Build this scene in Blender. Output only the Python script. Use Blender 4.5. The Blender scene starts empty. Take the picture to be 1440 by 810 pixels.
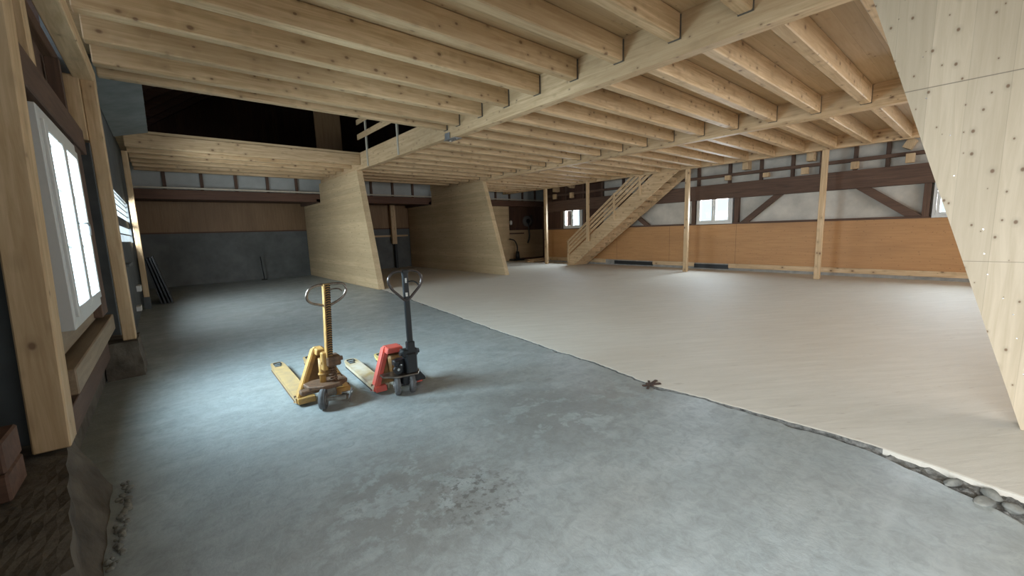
import bpy, bmesh, math, random
from mathutils import Vector, Matrix
random.seed(7)
sc = bpy.context.scene
R = math.radians
# ------------------------------------------------------------------ camera
def cam_matrix(yaw, pitch, roll, loc):
    cy, sy, cp, sp, cr, sr = math.cos(yaw), math.sin(yaw), math.cos(pitch), math.sin(pitch), math.cos(roll), math.sin(roll)
    f = Vector((sy*cp, cy*cp, -sp)); r = Vector((cy, -sy, 0)); d = f.cross(r)
    r2 = cr*r + sr*d; d2 = -sr*r + cr*d
    m = Matrix((r2, -d2, -f)).transposed().to_4x4(); m.translation = loc
    return m
cd = bpy.data.cameras.new('camera'); cam = bpy.data.objects.new('camera', cd); sc.collection.objects.link(cam)
cd.sensor_width = 36; cd.lens = 572.39/1440*36; cd.clip_start = .05; cd.clip_end = 200
cam.matrix_world = cam_matrix(.703212, .138619, .031278, (0, 0, 1.65)); sc.camera = cam
# ------------------------------------------------------------------ world, daylight, added rear fill, exposure
sc.view_settings.view_transform = 'Standard'; sc.view_settings.look = 'None'
sc.view_settings.exposure = 0.55; sc.view_settings.gamma = 1; sc.view_settings.use_curve_mapping = False
w = bpy.data.worlds.new('World'); sc.world = w; w.use_nodes = True
bg = w.node_tree.nodes['Background']; bg.inputs[0].default_value = (.78, .9, 1, 1); bg.inputs[1].default_value = 1.2
cy_ = sc.cycles
cy_.max_bounces = 10; cy_.diffuse_bounces = 7; cy_.glossy_bounces = 3; cy_.transmission_bounces = 6; cy_.transparent_max_bounces = 8
cy_.sample_clamp_indirect = 6; cy_.use_denoising = True
COOL = (.82, .94, 1.0); WARM = (1, .95, .86); NEUT = (.97, .98, 1.0)
def area(name, loc, direction, sx, sy, power, color, spread=180):
    l = bpy.data.lights.new(name, 'AREA'); l.shape = 'RECTANGLE'; l.size = sx; l.size_y = sy; l.energy = power; l.color = color; l.spread = R(spread)
    o = bpy.data.objects.new(name, l); sc.collection.objects.link(o); o.location = loc
    o.rotation_euler = Vector(direction).to_track_quat('-Z', 'Y').to_euler()
    return o
LX = -.78   # outside of the left wall
area('daylight_near_window', (-1.35, -1.1, 1.9), (1, .1, -.75), 2.4, 1.6, 165, (.95, .98, 1), 125)
area('rear_fill_small', (3.0, -8.0, 1.8), (0, 1, -.1), 2.8, 2.8, 30, NEUT)  # small unseen fill lamp added behind the camera, left of the wide one
area('rear_fill_large', (9.0, -7.4, 1.9), (0, 1, -.05), 7.0, 3.4, 330, NEUT)  # wide unseen fill lamp added behind the camera to brighten the room
area('daylight_window', (-.95, 5.22, 1.85), (1, .0, -.6), 1.6, 1.5, 330, COOL, 150)
area('daylight_grille', (-.98, 11.7, 2.3), (1, .1, -.3), 4.6, .9, 420, COOL)
for i, (y, pw) in enumerate(((13.4, 300), (6.68, 280), (.5, 300), (-4.0, 240))):
    area('daylight_window', (15.95, y, 2.35), (-1, 0, -.6), 1.25, 1.1, pw, NEUT)

# ------------------------------------------------------------------ materials
MATS = {}
def nodes(name):
    m = bpy.data.materials.new(name); m.use_nodes = True; MATS[name] = m
    return m, m.node_tree, m.node_tree.nodes['Principled BSDF']
def N(nt, t, **kw):
    n = nt.nodes.new(t)
    for k, v in kw.items(): setattr(n, k, v)
    return n
def mixc(nt, fac, a, b, mode='MIX'):
    n = N(nt, 'ShaderNodeMix', data_type='RGBA', blend_type=mode)
    for inp, v in ((n.inputs[0], fac), (n.inputs[6], a), (n.inputs[7], b)):
        if hasattr(v, 'links'): nt.links.new(v, inp)
        elif isinstance(v, (int, float)): inp.default_value = v
        else: inp.default_value = (*v, 1)
    return n.outputs[2]
def ramp(nt, src, a, b, va=(0, 0, 0), vb=(1, 1, 1)):
    n = N(nt, 'ShaderNodeValToRGB'); e = n.color_ramp.elements
    e[0].position = a; e[0].color = (*va, 1); e[1].position = b; e[1].color = (*vb, 1)
    nt.links.new(src, n.inputs[0]); return n.outputs[0]
def mapped(nt, scale, loc=(0, 0, 0), src='pos'):
    if src == 'pos': o = N(nt, 'ShaderNodeNewGeometry').outputs['Position']
    else: o = N(nt, 'ShaderNodeTexCoord').outputs['Object']
    mp = N(nt, 'ShaderNodeMapping'); nt.links.new(o, mp.inputs[0]); mp.inputs['Scale'].default_value = scale; mp.inputs['Location'].default_value = loc
    return mp.outputs[0]
def turned(nt, ang, scale):
    a = N(nt, 'ShaderNodeMapping'); nt.links.new(N(nt, 'ShaderNodeNewGeometry').outputs['Position'], a.inputs[0]); a.inputs['Rotation'].default_value = (0, 0, R(ang))
    b = N(nt, 'ShaderNodeMapping'); nt.links.new(a.outputs[0], b.inputs[0]); b.inputs['Scale'].default_value = scale; return b.outputs[0]
def noise(nt, vec, scale, detail=4, rough=.55, dist=0):
    n = N(nt, 'ShaderNodeTexNoise'); nt.links.new(vec, n.inputs['Vector']); n.inputs['Scale'].default_value = scale
    n.inputs['Detail'].default_value = detail; n.inputs['Roughness'].default_value = rough; n.inputs['Distortion'].default_value = dist
    return n.outputs['Fac']
def bump(nt, bs, h, strength, dist=.01):
    b = N(nt, 'ShaderNodeBump'); b.inputs['Strength'].default_value = strength; b.inputs['Distance'].default_value = dist
    nt.links.new(h, b.inputs['Height']); nt.links.new(b.outputs[0], bs.inputs['Normal'])
def math_(nt, op, a, b=None, clamp=False):
    n = N(nt, 'ShaderNodeMath', operation=op, use_clamp=clamp)
    for i, v in enumerate((a, b)):
        if v is None: continue
        if hasattr(v, 'links'): nt.links.new(v, n.inputs[i])
        else: n.inputs[i].default_value = v
    return n.outputs[0]
def wood(name, axis, c1, c2, knots=1.0, lam=0, rough=.6, lam_axis=None, seams=(), tone=.12, src='pos', knotcol=(.16, .08, .035), kscale=7, flat=False):
    """sawn timber: grain along axis (0,1,2); lam = board width across lam_axis"""
    m, nt, bs = nodes(name)
    s = [14.0]*3; s[axis] = .9
    g = noise(nt, mapped(nt, s, src=src), 1.6, 5, .6, .6)
    col = mixc(nt, ramp(nt, g, .35, .68), c1, c2)
    big = noise(nt, mapped(nt, [1.1 if i != axis else .35 for i in range(3)], (3, 1, 7), src), 1.0, 2)
    dk = tuple(x*(1-tone*1.6) for x in c2)
    col = mixc(nt, math_(nt, 'MULTIPLY', ramp(nt, big, .42, .66), .55), col, dk)
    if lam:
        p = mapped(nt, (1/lam,)*3, src=src); sx = N(nt, 'ShaderNodeSeparateXYZ'); nt.links.new(p, sx.inputs[0])
        fl = math_(nt, 'FLOOR', sx.outputs[lam_axis]); wn = N(nt, 'ShaderNodeTexWhiteNoise', noise_dimensions='1D'); nt.links.new(fl, wn.inputs['W'])
        col = mixc(nt, math_(nt, 'MULTIPLY', wn.outputs['Value'], .45), col, tuple(x*.72 for x in c2))
        fr = math_(nt, 'FRACT', sx.outputs[lam_axis]); ed = math_(nt, 'LESS_THAN', fr, .010/lam*.35)
        col = mixc(nt, math_(nt, 'MULTIPLY', ed, .25 if flat else .5), col, tuple(x*.35 for x in c2))
    if knots:
        ks = [kscale]*3; ks[axis] = kscale*.72
        v = N(nt, 'ShaderNodeTexVoronoi'); nt.links.new(mapped(nt, ks, (.3, .7, .1), src), v.inputs['Vector']); v.inputs['Scale'].default_value = 1
        if flat:
            sp = N(nt, 'ShaderNodeSeparateXYZ'); nt.links.new(mapped(nt, ks, (.3, .7, .1), src), sp.inputs[0]); cb_ = N(nt, 'ShaderNodeCombineXYZ')
            nt.links.new(sp.outputs[1], cb_.inputs[0]); nt.links.new(sp.outputs[2], cb_.inputs[1]); v.voronoi_dimensions = '2D'; nt.links.new(cb_.outputs[0], v.inputs['Vector'])
        sr = N(nt, 'ShaderNodeSeparateColor'); nt.links.new(v.outputs['Color'], sr.inputs[0])
        dist = math_(nt, 'DIVIDE', v.outputs['Distance'], math_(nt, 'ADD', .25, sr.outputs[0]))
        k = ramp(nt, dist, .05*knots, .10*knots, (1, 1, 1), (0, 0, 0))
        halo = ramp(nt, dist, .08*knots, .26*knots, (1, 1, 1), (0, 0, 0))
        col = mixc(nt, math_(nt, 'MULTIPLY', halo, .35), col, tuple(x*.6 for x in c2))
        col = mixc(nt, math_(nt, 'MULTIPLY', k, .85), col, knotcol)
    for ax, val, half in seams:
        sx = N(nt, 'ShaderNodeSeparateXYZ'); nt.links.new(mapped(nt, (1, 1, 1), src=src), sx.inputs[0])
        d = math_(nt, 'LESS_THAN', math_(nt, 'ABSOLUTE', math_(nt, 'SUBTRACT', sx.outputs[ax], val)), half)
        col = mixc(nt, math_(nt, 'MULTIPLY', d, .7), col, tuple(x*.25 for x in c2))
    nt.links.new(col, bs.inputs['Base Color']); bs.inputs['Roughness'].default_value = rough
    bump(nt, bs, g, .15, .004)
    return m
SP1, SP2 = (.69, .50, .30), (.47, .31, .16)
W_X = wood('spruce_along_x', 0, SP1, SP2, knots=1.9, kscale=7.5)
W_Y = wood('spruce_along_y', 1, SP1, SP2, knots=1.8, kscale=7.5)
W_Z = wood('spruce_along_z', 2, SP1, SP2, knots=1.7)
W_DECK = wood('spruce_deck_panels', 0, (.62, .46, .28), (.50, .35, .19), lam=.2, lam_axis=1)
W_CLT = wood('pale_panel_vertical_grain', 2, (.64, .53, .385), (.53, .43, .295), flat=True, knots=.8, lam=.22, lam_axis=1, seams=((2, 2.70, .004), (2, 1.30, .002)), kscale=7)
W_CLTH = wood('pale_panel_horizontal_grain', 1, (.68, .52, .32), (.55, .40, .225), flat=True, knots=.5, lam=.16, lam_axis=2, kscale=4.0)
W_PLY = wood('orange_plywood', 1, (.50, .265, .105), (.42, .21, .08), knots=.45, flat=True, tone=.1, seams=((1, 3.4, .006), (1, 5.9, .006), (1, 8.4, .006), (1, 10.9, .006), (1, 13.4, .006), (2, 1.0, .0)), rough=.55)
W_PLYB = wood('brown_plywood', 2, (.28, .17, .085), (.22, .125, .06), knots=.5)
W_PLANK = wood('pale_planks', 0, (.62, .45, .26), (.50, .35, .2), lam=.42, lam_axis=2)
W_OLD = wood('old_brown_timber', 1, (.14, .078, .05), (.08, .044, .029), knots=.5, knotcol=(.02, .01, .006), rough=.75)
W_WEAT = wood('weathered_timber', 1, (.30, .22, .14), (.20, .14, .09), knots=.8)
W_OLDZ = wood('old_brown_timber_upright', 2, (.14, .078, .05), (.08, .044, .029), knots=.5, knotcol=(.02, .01, .006), rough=.75)
W_OLDX = wood('old_brown_timber_crosswise', 0, (.15, .075, .045), (.08, .038, .024), knots=.5, knotcol=(.02, .01, .006), rough=.75)
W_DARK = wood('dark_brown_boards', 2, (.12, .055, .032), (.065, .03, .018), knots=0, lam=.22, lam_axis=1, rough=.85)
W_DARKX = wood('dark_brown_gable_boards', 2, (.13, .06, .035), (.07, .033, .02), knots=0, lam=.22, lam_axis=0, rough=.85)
def plain(name, c, rough=.6, metal=0, var=.15, scale=8, bmp=.1, c2=None, src='obj', bd=.004):
    m, nt, bs = nodes(name)
    n = noise(nt, mapped(nt, (1, 1, 1), src=src), scale, 5, .6)
    col = mixc(nt, ramp(nt, n, .35, .7), c, c2 or tuple(x*(1-var) for x in c))
    nt.links.new(col, bs.inputs['Base Color']); bs.inputs['Roughness'].default_value = rough; bs.inputs['Metallic'].default_value = metal
    if bmp: bump(nt, bs, n, bmp, bd)
    return m
M_WHITE = plain('white_window_paint', (.62, .62, .60), .4, var=.05)
M_METAL = plain('galvanised_metal', (.42, .43, .44), .4, .85)
M_STEEL = plain('worn_steel', (.30, .26, .22), .32, .9, c2=(.13, .10, .08), scale=20)
M_CHROME = plain('bright_steel', (.75, .75, .74), .22, 1)
M_BLACK = plain('black_paint', (.018, .02, .022), .45, .1)
M_YEL = plain('worn_yellow_paint', (.55, .31, .075), .55, 0, c2=(.33, .19, .08), scale=14)
M_YFORK = plain('scuffed_yellow_fork', (.52, .35, .15), .6, 0, c2=(.36, .26, .15), scale=9)
M_RUST = plain('grimy_brown_casting', (.20, .11, .06), .65, .2, c2=(.09, .055, .035), scale=25)
M_BRN = plain('dirty_ochre_plate', (.26, .14, .045), .65, 0, c2=(.10, .06, .025), scale=12)
M_RED = plain('worn_red_paint', (.58, .085, .055), .5, 0, c2=(.42, .10, .08), scale=16)
M_BFORK = plain('worn_pale_fork', (.62, .56, .46), .5, .1, c2=(.50, .36, .17), scale=6)
M_YFORK2 = plain('chipped_yellow_fork', (.70, .50, .10), .5, 0, c2=(.50, .40, .22), scale=10)
M_RUB = plain('grey_rubber', (.12, .12, .12), .75, 0, c2=(.07, .07, .07), scale=30)
M_HUB = plain('wheel_hub_grey', (.30, .29, .28), .45, .6, c2=(.14, .13, .12), scale=40)
M_FILM = plain('pale_vapour_film', (.58, .525, .45), .5, 0, var=.3, scale=1.6, bmp=.5, src='pos', bd=.03)
M_FILMG = plain('grey_insulation_board', (.42, .43, .41), .7, 0, var=.2, scale=2, src='pos')
M_GREY = plain('grey_render', (.11, .12, .12), .85, 0, c2=(.07, .075, .08), scale=2.5, src='pos', bmp=.3)
M_SOFFIT = plain('blue_grey_panel', (.22, .235, .23), .8, 0, c2=(.15, .165, .16), scale=3, src='pos')
M_DKBOARD = plain('dark_sheet', (.045, .048, .05), .7, 0, var=.2)
M_STONE = plain('rubble_stone', (.26, .26, .23), .85, 0, c2=(.12, .125, .12), scale=11, bmp=.6, src='obj', bd=.02)
M_RUBBLE = plain('dark_joint_rubble', (.24, .235, .215), .9, 0, c2=(.05, .048, .042), scale=22, bmp=1, src='pos', bd=.03)
M_CURB = plain('rough_curb_concrete', (.14, .12, .095), .95, 0, c2=(.06, .05, .04), scale=5, bmp=.7, src='pos', bd=.03)
M_CONCD = plain('dark_wall_concrete', (.15, .155, .15), .85, 0, c2=(.095, .10, .095), scale=1.6, src='pos', bmp=.25)
M_EARTH = plain('dusty_footing_concrete', (.34, .32, .29), .9, 0, c2=(.22, .21, .19), scale=5, src='pos', bmp=.4)
M_GALV = plain('pale_batten', (.50, .45, .36), .6, 0, var=.2)
M_HANG_SHADE = plain('painted_hanger_shade', (.13, .11, .085), .7, .2)  # dark tone that paints the shadow line where joists meet the beam
M_HOSE = plain('black_hose', (.015, .015, .015), .5)
M_PWHITE = plain('off_white_plastic', (.7, .69, .65), .5, var=.05)
def glassy():
    m, nt, bs = nodes('window_glass')
    tr = N(nt, 'ShaderNodeBsdfTransparent'); tr.inputs[0].default_value = (.86, .93, .97, 1)
    gl = N(nt, 'ShaderNodeBsdfGlossy'); gl.inputs['Roughness'].default_value = .03
    mx = N(nt, 'ShaderNodeMixShader'); mx.inputs[0].default_value = .06
    nt.links.new(tr.outputs[0], mx.inputs[1]); nt.links.new(gl.outputs[0], mx.inputs[2])
    nt.links.new(mx.outputs[0], nt.nodes['Material Output'].inputs[0]); return m
M_GLASS = glassy()
def old_concrete():
    m, nt, bs = nodes('old_grey_concrete')
    p = mapped(nt, (1, 1, 1))
    big = noise(nt, p, .55, 4, .55, .3); mid = noise(nt, p, 2.6, 6, .65, .4); fine = noise(nt, p, 38, 4, .7)
    col = mixc(nt, ramp(nt, mid, .3, .72), (.37, .41, .41), (.27, .30, .30))
    col = mixc(nt, math_(nt, 'MULTIPLY', ramp(nt, big, .48, .68), .45), col, (.29, .285, .26))
    spk = noise(nt, p, 11, 6, .75, .8); col = mixc(nt, math_(nt, 'MULTIPLY', ramp(nt, spk, .42, .66), .7), col, (.21, .23, .22))
    streak = noise(nt, mapped(nt, (.5, 5, 1)), 1.3, 5, .6)
    col = mixc(nt, math_(nt, 'MULTIPLY', ramp(nt, streak, .5, .8), .4), col, (.47, .49, .48))
    geo = N(nt, 'ShaderNodeNewGeometry').outputs['Position']
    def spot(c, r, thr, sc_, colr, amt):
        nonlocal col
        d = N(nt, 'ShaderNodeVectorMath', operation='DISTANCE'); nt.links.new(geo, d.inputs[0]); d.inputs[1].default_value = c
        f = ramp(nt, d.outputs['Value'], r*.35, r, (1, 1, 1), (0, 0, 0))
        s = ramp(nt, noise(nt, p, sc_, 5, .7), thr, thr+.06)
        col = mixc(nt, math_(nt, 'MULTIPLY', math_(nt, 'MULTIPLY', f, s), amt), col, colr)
    spot((1.33, 2.0, 0), .42, .52, 17, (.12, .125, .12), .85)      # blotchy oil drops
    spot((2.55, 2.5, 0), .9, .42, 3.2, (.17, .175, .165), .6)      # broad patch of shade by the joint, painted into the colour
    spot((1.0, 2.3, 0), .8, .45, 5, (.17, .165, .15), .5)
    spot((3.3, 2.3, 0), .6, .45, 4, (.22, .21, .19), .45)
    nt.links.new(col, bs.inputs['Base Color'])
    r = ramp(nt, mid, .3, .75, (.33,)*3, (.56,)*3); nt.links.new(r, bs.inputs['Roughness'])
    trow = noise(nt, mapped(nt, (9, 5, 1), (2, 5, 0)), 2.6, 5, .7, 1.2)
    h = math_(nt, 'ADD', math_(nt, 'MULTIPLY', fine, .6), math_(nt, 'MULTIPLY', trow, .8))
    bump(nt, bs, h, .4, .008)
    return m
def screed():
    m, nt, bs = nodes('new_beige_screed')
    p = mapped(nt, (1, 1, 1))
    st = noise(nt, turned(nt, 34, (.8, 6, 1)), 1.6, 7, .7, .5); big = noise(nt, p, .5, 3)
    col = mixc(nt, ramp(nt, st, .32, .72), (.68, .645, .57), (.57, .535, .46))
    col = mixc(nt, math_(nt, 'MULTIPLY', ramp(nt, big, .4, .7), .5), col, (.60, .55, .47))
    sp = ramp(nt, noise(nt, turned(nt, 34, (4, 22, 1)), 1.0, 4, .6), .64, .70)
    col = mixc(nt, math_(nt, 'MULTIPLY', sp, .4), col, (.36, .30, .24))
    nt.links.new(col, bs.inputs['Base Color']); bs.inputs['Roughness'].default_value = .68
    bump(nt, bs, st, .5, .01)
    return m
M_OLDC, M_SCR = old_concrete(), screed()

# ------------------------------------------------------------------ mesh helpers
class MB:
    def __init__(s): s.bm = bmesh.new()
    def _add(s, vs, fs, mi=0):
        bv = [s.bm.verts.new(v) for v in vs]
        out = []
        for f in fs:
            try: fc = s.bm.faces.new([bv[i] for i in f]); fc.material_index = mi; out.append(fc)
            except ValueError: pass
        return bv, out
    def box(s, x0, x1, y0, y1, z0, z1, bev=0, mi=0, M=None):
        vs = [Vector((x, y, z)) for z in (z0, z1) for y in (y0, y1) for x in (x0, x1)]
        if M is not None: vs = [M @ v for v in vs]
        bv, fs = s._add(vs, [(0, 2, 3, 1), (4, 5, 7, 6), (0, 1, 5, 4), (2, 6, 7, 3), (0, 4, 6, 2), (1, 3, 7, 5)], mi)
        if bev:
            ed = {e for f in fs for e in f.edges}
            bmesh.ops.bevel(s.bm, geom=list(ed), offset=bev, segments=1, affect='EDGES', profile=.5)
        return s
    def bar(s, p, q, w, h, up=(0, 0, 1), bev=0, mi=0):
        p, q = Vector(p), Vector(q); d = (q-p); L = d.length; d.normalize(); up = Vector(up)
        r = d.cross(up).normalized(); u = r.cross(d).normalized()
        M = Matrix((r, d, u)).transposed().to_4x4(); M.translation = p
        return s.box(-w/2, w/2, 0, L, -h/2, h/2, bev, mi, M)
    def prism(s, pts, axis, a, b, mi=0, bev=0):
        """polygon pts (2D) extruded along axis from a to b"""
        def P(u, v, t):
            return {0: (t, u, v), 1: (u, t, v), 2: (u, v, t)}[axis]
        n = len(pts); vs = [P(u, v, a) for u, v in pts]+[P(u, v, b) for u, v in pts]
        fs = [tuple(range(n))[::-1], tuple(range(n, 2*n))]+[(i, (i+1) % n, n+(i+1) % n, n+i) for i in range(n)]
        bv, f = s._add(vs, fs, mi)
        bmesh.ops.recalc_face_normals(s.bm, faces=f)
        if bev:
            ed = {e for x in f for e in x.edges}
            bmesh.ops.bevel(s.bm, geom=list(ed), offset=bev, segments=1, affect='EDGES', profile=.5)
        return s
    def cyl(s, p, q, r, r2=None, n=20, mi=0):
        p, q = Vector(p), Vector(q); d = (q-p).normalized(); a = d.orthogonal().normalized(); b = d.cross(a); r2 = r if r2 is None else r2
        vs = [p+(a*math.cos(t)+b*math.sin(t))*r for t in [2*math.pi*i/n for i in range(n)]]+[q+(a*math.cos(t)+b*math.sin(t))*r2 for t in [2*math.pi*i/n for i in range(n)]]
        _, f = s._add(vs, [tuple(range(n))[::-1], tuple(range(n, 2*n))]+[(i, (i+1) % n, n+(i+1) % n, n+i) for i in range(n)], mi)
        for x in f[2:]: x.smooth = True
        return s
    def tube(s, pts, r, n=10, closed=False, mi=0):
        pts = [Vector(p) for p in pts]; N_ = len(pts); rings = []
        prev = None
        for i, p in enumerate(pts):
            t = (pts[(i+1) % N_] - pts[i-1]) if closed else (pts[min(i+1, N_-1)]-pts[max(i-1, 0)])
            t.normalize()
            a = t.orthogonal().normalized() if prev is None else (prev-t*prev.dot(t)).normalized()
            prev = a; b = t.cross(a)
            rings.append([s.bm.verts.new(p+(a*math.cos(2*math.pi*k/n)+b*math.sin(2*math.pi*k/n))*r) for k in range(n)])
        for i in range(N_ if closed else N_-1):
            A, B = rings[i], rings[(i+1) % N_]
            for k in range(n):
                f = s.bm.faces.new((A[k], A[(k+1) % n], B[(k+1) % n], B[k])); f.smooth = True; f.material_index = mi
        if not closed:
            s.bm.faces.new(rings[0][::-1]).material_index = mi; s.bm.faces.new(rings[-1]).material_index = mi
        return s
    def build(s, name, mat, parent=None):
        me = bpy.data.meshes.new(name); bmesh.ops.recalc_face_normals(s.bm, faces=s.bm.faces[:]); s.bm.to_mesh(me); s.bm.free()
        for m in (mat if isinstance(mat, (list, tuple)) else [mat]): me.materials.append(m)
        o = bpy.data.objects.new(name, me); sc.collection.objects.link(o)
        if parent is not None: o.parent = parent
        return o
def spline(pts, n=8, closed=False):
    pts = [Vector(p) for p in pts]; L = len(pts); out = []
    for i in range(L if closed else L-1):
        p0, p1, p2, p3 = (pts[(i+k) % L] if closed else pts[min(max(i+k, 0), L-1)] for k in (-1, 0, 1, 2))
        for k in range(n):
            t = k/n; out.append(.5*((2*p1)+(-p0+p2)*t+(2*p0-5*p1+4*p2-p3)*t*t+(-p0+3*p1-3*p2+p3)*t**3))
    if not closed: out.append(pts[-1])
    return out
def tag(o, label, cat, group=None):
    o['label'] = label; o['category'] = cat
    if group: o['group'] = group
    return o
def struct(o, label=None):
    o['kind'] = 'structure'
    if label: o['label'] = label
    return o
def empty(name, loc, rz=0):
    o = bpy.data.objects.new(name, None); sc.collection.objects.link(o); o.location = loc; o.rotation_euler = (0, 0, rz); o.empty_display_size = .1
    return o
ORD = ['first', 'second', 'third', 'fourth', 'fifth', 'sixth', 'seventh', 'eighth', 'ninth', 'tenth', 'eleventh', 'twelfth', 'thirteenth', 'fourteenth', 'fifteenth', 'sixteenth', 'seventeenth', 'eighteenth', 'nineteenth', 'twentieth']

# ------------------------------------------------------------------ floor: two slabs with a broken joint
JP = [(5.4, 19.9), (4.95, 12.2), (4.79, 10.5), (4.42, 7.6), (4.12, 5.27), (3.99, 3.9), (3.89, 2.91), (3.74, 2.17), (3.80, 1.5), (3.80, .76), (3.79, .35), (3.70, -.25), (3.62, -1.2), (3.6, -7.8)]
def jx(y):
    for (xa, ya), (xb, yb) in zip(JP, JP[1:]):
        if yb <= y <= ya: return xa+(xb-xa)*(ya-y)/(ya-yb)
    return JP[-1][0]
ys = []; y = -7.8
while y < 19.9: ys.append(y); y += .022 if y < 7 else .12
from mathutils import noise as mn
def nz(x, y, z=0, sc_=1): return mn.noise(Vector((x*sc_, y*sc_, z)))
def lerp_tab(T, y):
    for (ya, va), (yb, vb) in zip(T, T[1:]):
        if yb <= y <= ya: return va+(vb-va)*(ya-y)/(ya-yb)
    return T[-1][1]
GAP = [(19.9, .01), (1.6, .014), (1.0, .045), (.76, .06), (.35, .11), (-.25, .30), (-8, .3)]
right = [jx(y)+.05*nz(0, y, 3, .9)+.022*nz(0, y, 7, 5)+.012*nz(0, y, 9, 16) for y in ys]
left = []
for y, rx in zip(ys, right):
    n1 = max(0, nz(3, y, 1, 1.7)); n2 = max(0, nz(5, y, 2, 6))
    left.append(rx-lerp_tab(GAP, y)*(1+.35*nz(1, y, 4, 5))-.10*n1*n1-.035*n2-.008)
def slab(name, inner, outer_x, mats, top, bottom):
    m = MB(); bm = m.bm
    sgn = 1 if outer_x > 8 else -1
    a = [bm.verts.new((x, y, top-.004)) for x, y in zip(inner, ys)]; a2 = [bm.verts.new((x+sgn*(.012+.010*abs(nz(x, y, 5, 9))), y, top)) for x, y in zip(inner, ys)]
    b = [bm.verts.new((outer_x, y, top)) for y in ys]; c = [bm.verts.new((x+sgn*.01, y, bottom)) for x, y in zip(inner, ys)]
    for i in range(len(ys)-1):
        bm.faces.new((a2[i], a2[i+1], b[i+1], b[i])); bm.faces.new((a[i], a[i+1], a2[i+1], a2[i]))
        f = bm.faces.new((a[i], c[i], c[i+1], a[i+1])); f.material_index = 0 if (sgn > 0 and ys[i] < .36+.3*nz(0, ys[i], 0, 8)) else 1
    return struct(m.build(name, mats))
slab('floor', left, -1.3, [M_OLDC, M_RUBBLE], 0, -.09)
slab('floor', right, 17.6, [M_SCR, M_RUBBLE], .006, -.09)
m = MB(); bm = m.bm      # broken bed seen inside the joint
g = []; K = 14
for i, (y, lx, rx) in enumerate(zip(ys, left, right)):
    if y > 19.4: break
    sub = 1
    row = []
    for k in range(K):
        x = lx-.02+(rx-lx+.04)*k/(K-1); wide = min(1, (rx-lx)/.12)
        z = -.034+.022*wide*nz(x, y, 0, 14)+.016*wide*nz(x, y, 5, 34)+random.uniform(-.004, .004)
        if k in (0, K-1): z = -.03
        row.append(bm.verts.new((x, y, min(z, -.006))))
    g.append(row)
for a, b in zip(g, g[1:]):
    for k in range(K-1): bm.faces.new((a[k], a[k+1], b[k+1], b[k]))
o = m.build('joint_rubble', M_RUBBLE); o['kind'] = 'stuff'; o['label'] = 'dark crumbled rubble in the open joint between grey concrete and beige screed'; o['category'] = 'rubble'
def rock(r, seed, sq=(1, 1, .6)):
    rnd = random.Random(seed); mb = MB(); bmesh.ops.create_icosphere(mb.bm, subdivisions=3, radius=1)
    ph = [rnd.uniform(0, 6) for _ in range(6)]
    for v in mb.bm.verts:
        c = v.co; k = 1+.12*math.sin(3*c.x+ph[0])+.1*math.sin(4*c.y+ph[1])+.1*math.sin(5*c.z+ph[2])+.04*math.sin(11*c.x+ph[3])*math.sin(9*c.y+ph[4])
        v.co = Vector((c.x*sq[0], c.y*sq[1], c.z*sq[2]))*r*k
    for f in mb.bm.faces: f.smooth = True
    return mb
for i, (x, y, r, sq, rz, lab) in enumerate((
    (3.62, -.13, .048, (1.2, .8, .55), .3, 'rounded tan cobble highest up against the screed edge at the right frame edge'),
    (3.47, -.10, .05, (1.6, .7, .5), -.4, 'long pale broken stone lying flat in the wide end of the floor joint'),
    (3.52, -.215, .04, (1, 1, .7), .8, 'round grey cobble in the joint nearest the right frame edge'),
    (3.62, .03, .042, (1.7, .6, .5), -.5, 'brownish elongated stone in the joint left of the cobbles'))):
    o = rock(r, i, sq).build('stone', M_STONE); o.location = (x, y, -.008); o.rotation_euler = (0, 0, rz); tag(o, lab, 'stone', 'loose stones in the floor joint')
# splinters of debris at the notch in the joint
m = MB()
for k, (a, ln, w_) in enumerate(((5, .15, .03), (38, .10, .022), (-32, .12, .026), (80, .05, .02), (160, .09, .028), (200, .13, .02), (250, .05, .018))):
    c = Vector((3.72, 2.2, .010)); d = Vector((math.cos(R(a)), math.sin(R(a)), 0))
    m.bar(c, c+d*ln+Vector((0, 0, .004)), w_, .012)
tag(m.build('debris', plain('dark_rusty_debris', (.09, .05, .035), .9, c2=(.03, .02, .015), scale=40)), 'flat clump of dark rusty splinters at the notch midway along the floor joint', 'debris')

# ------------------------------------------------------------------ walls and shell
TOP = 9.0
def sbox(name, mat, *a, **k): return struct(MB().box(*a, **k).build(name, mat))
def wall_x(name, mat, x0, x1, y0, y1, z0, z1, holes):
    """wall slab in a YZ plane with rectangular holes (ya,yb,za,zb)"""
    holes = [h for h in holes if h[0] >= y0 and h[1] <= y1]
    yb = sorted({y0, y1, *[h[0] for h in holes], *[h[1] for h in holes]}); zb = sorted({z0, z1, *[h[2] for h in holes], *[h[3] for h in holes]})
    m = MB()
    for i in range(len(yb)-1):
        for j in range(len(zb)-1):
            cy, cz = (yb[i]+yb[i+1])/2, (zb[j]+zb[j+1])/2
            if any(h[0] < cy < h[1] and h[2] < cz < h[3] for h in holes): continue
            m.box(x0, x1, yb[i], yb[i+1], zb[j], zb[j+1])
    return struct(m.build(name, mat))
WIN1 = (4.30, 5.95, 1.03, 2.62); GR = (9.4, 14.2, 1.66, 2.62); GATE = (-2.3, .1, 1.03, 2.68)
wall_x('wall_left', W_OLD, -.95, -.70, 4.0, 7.5, .9, 3.9, [WIN1])
sbox('wall_left', M_CURB, -.95, -.70, 4.0, 7.5, -.1, .9)
sbox('wall_left', M_GREY, -1.02, -.70, 3.965, 4.0, -.1, 3.9)
wall_x('wall_left', M_GREY, -1.25, -1.02, -7.8, 4.0, -.1, 3.9, [GATE])
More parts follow.
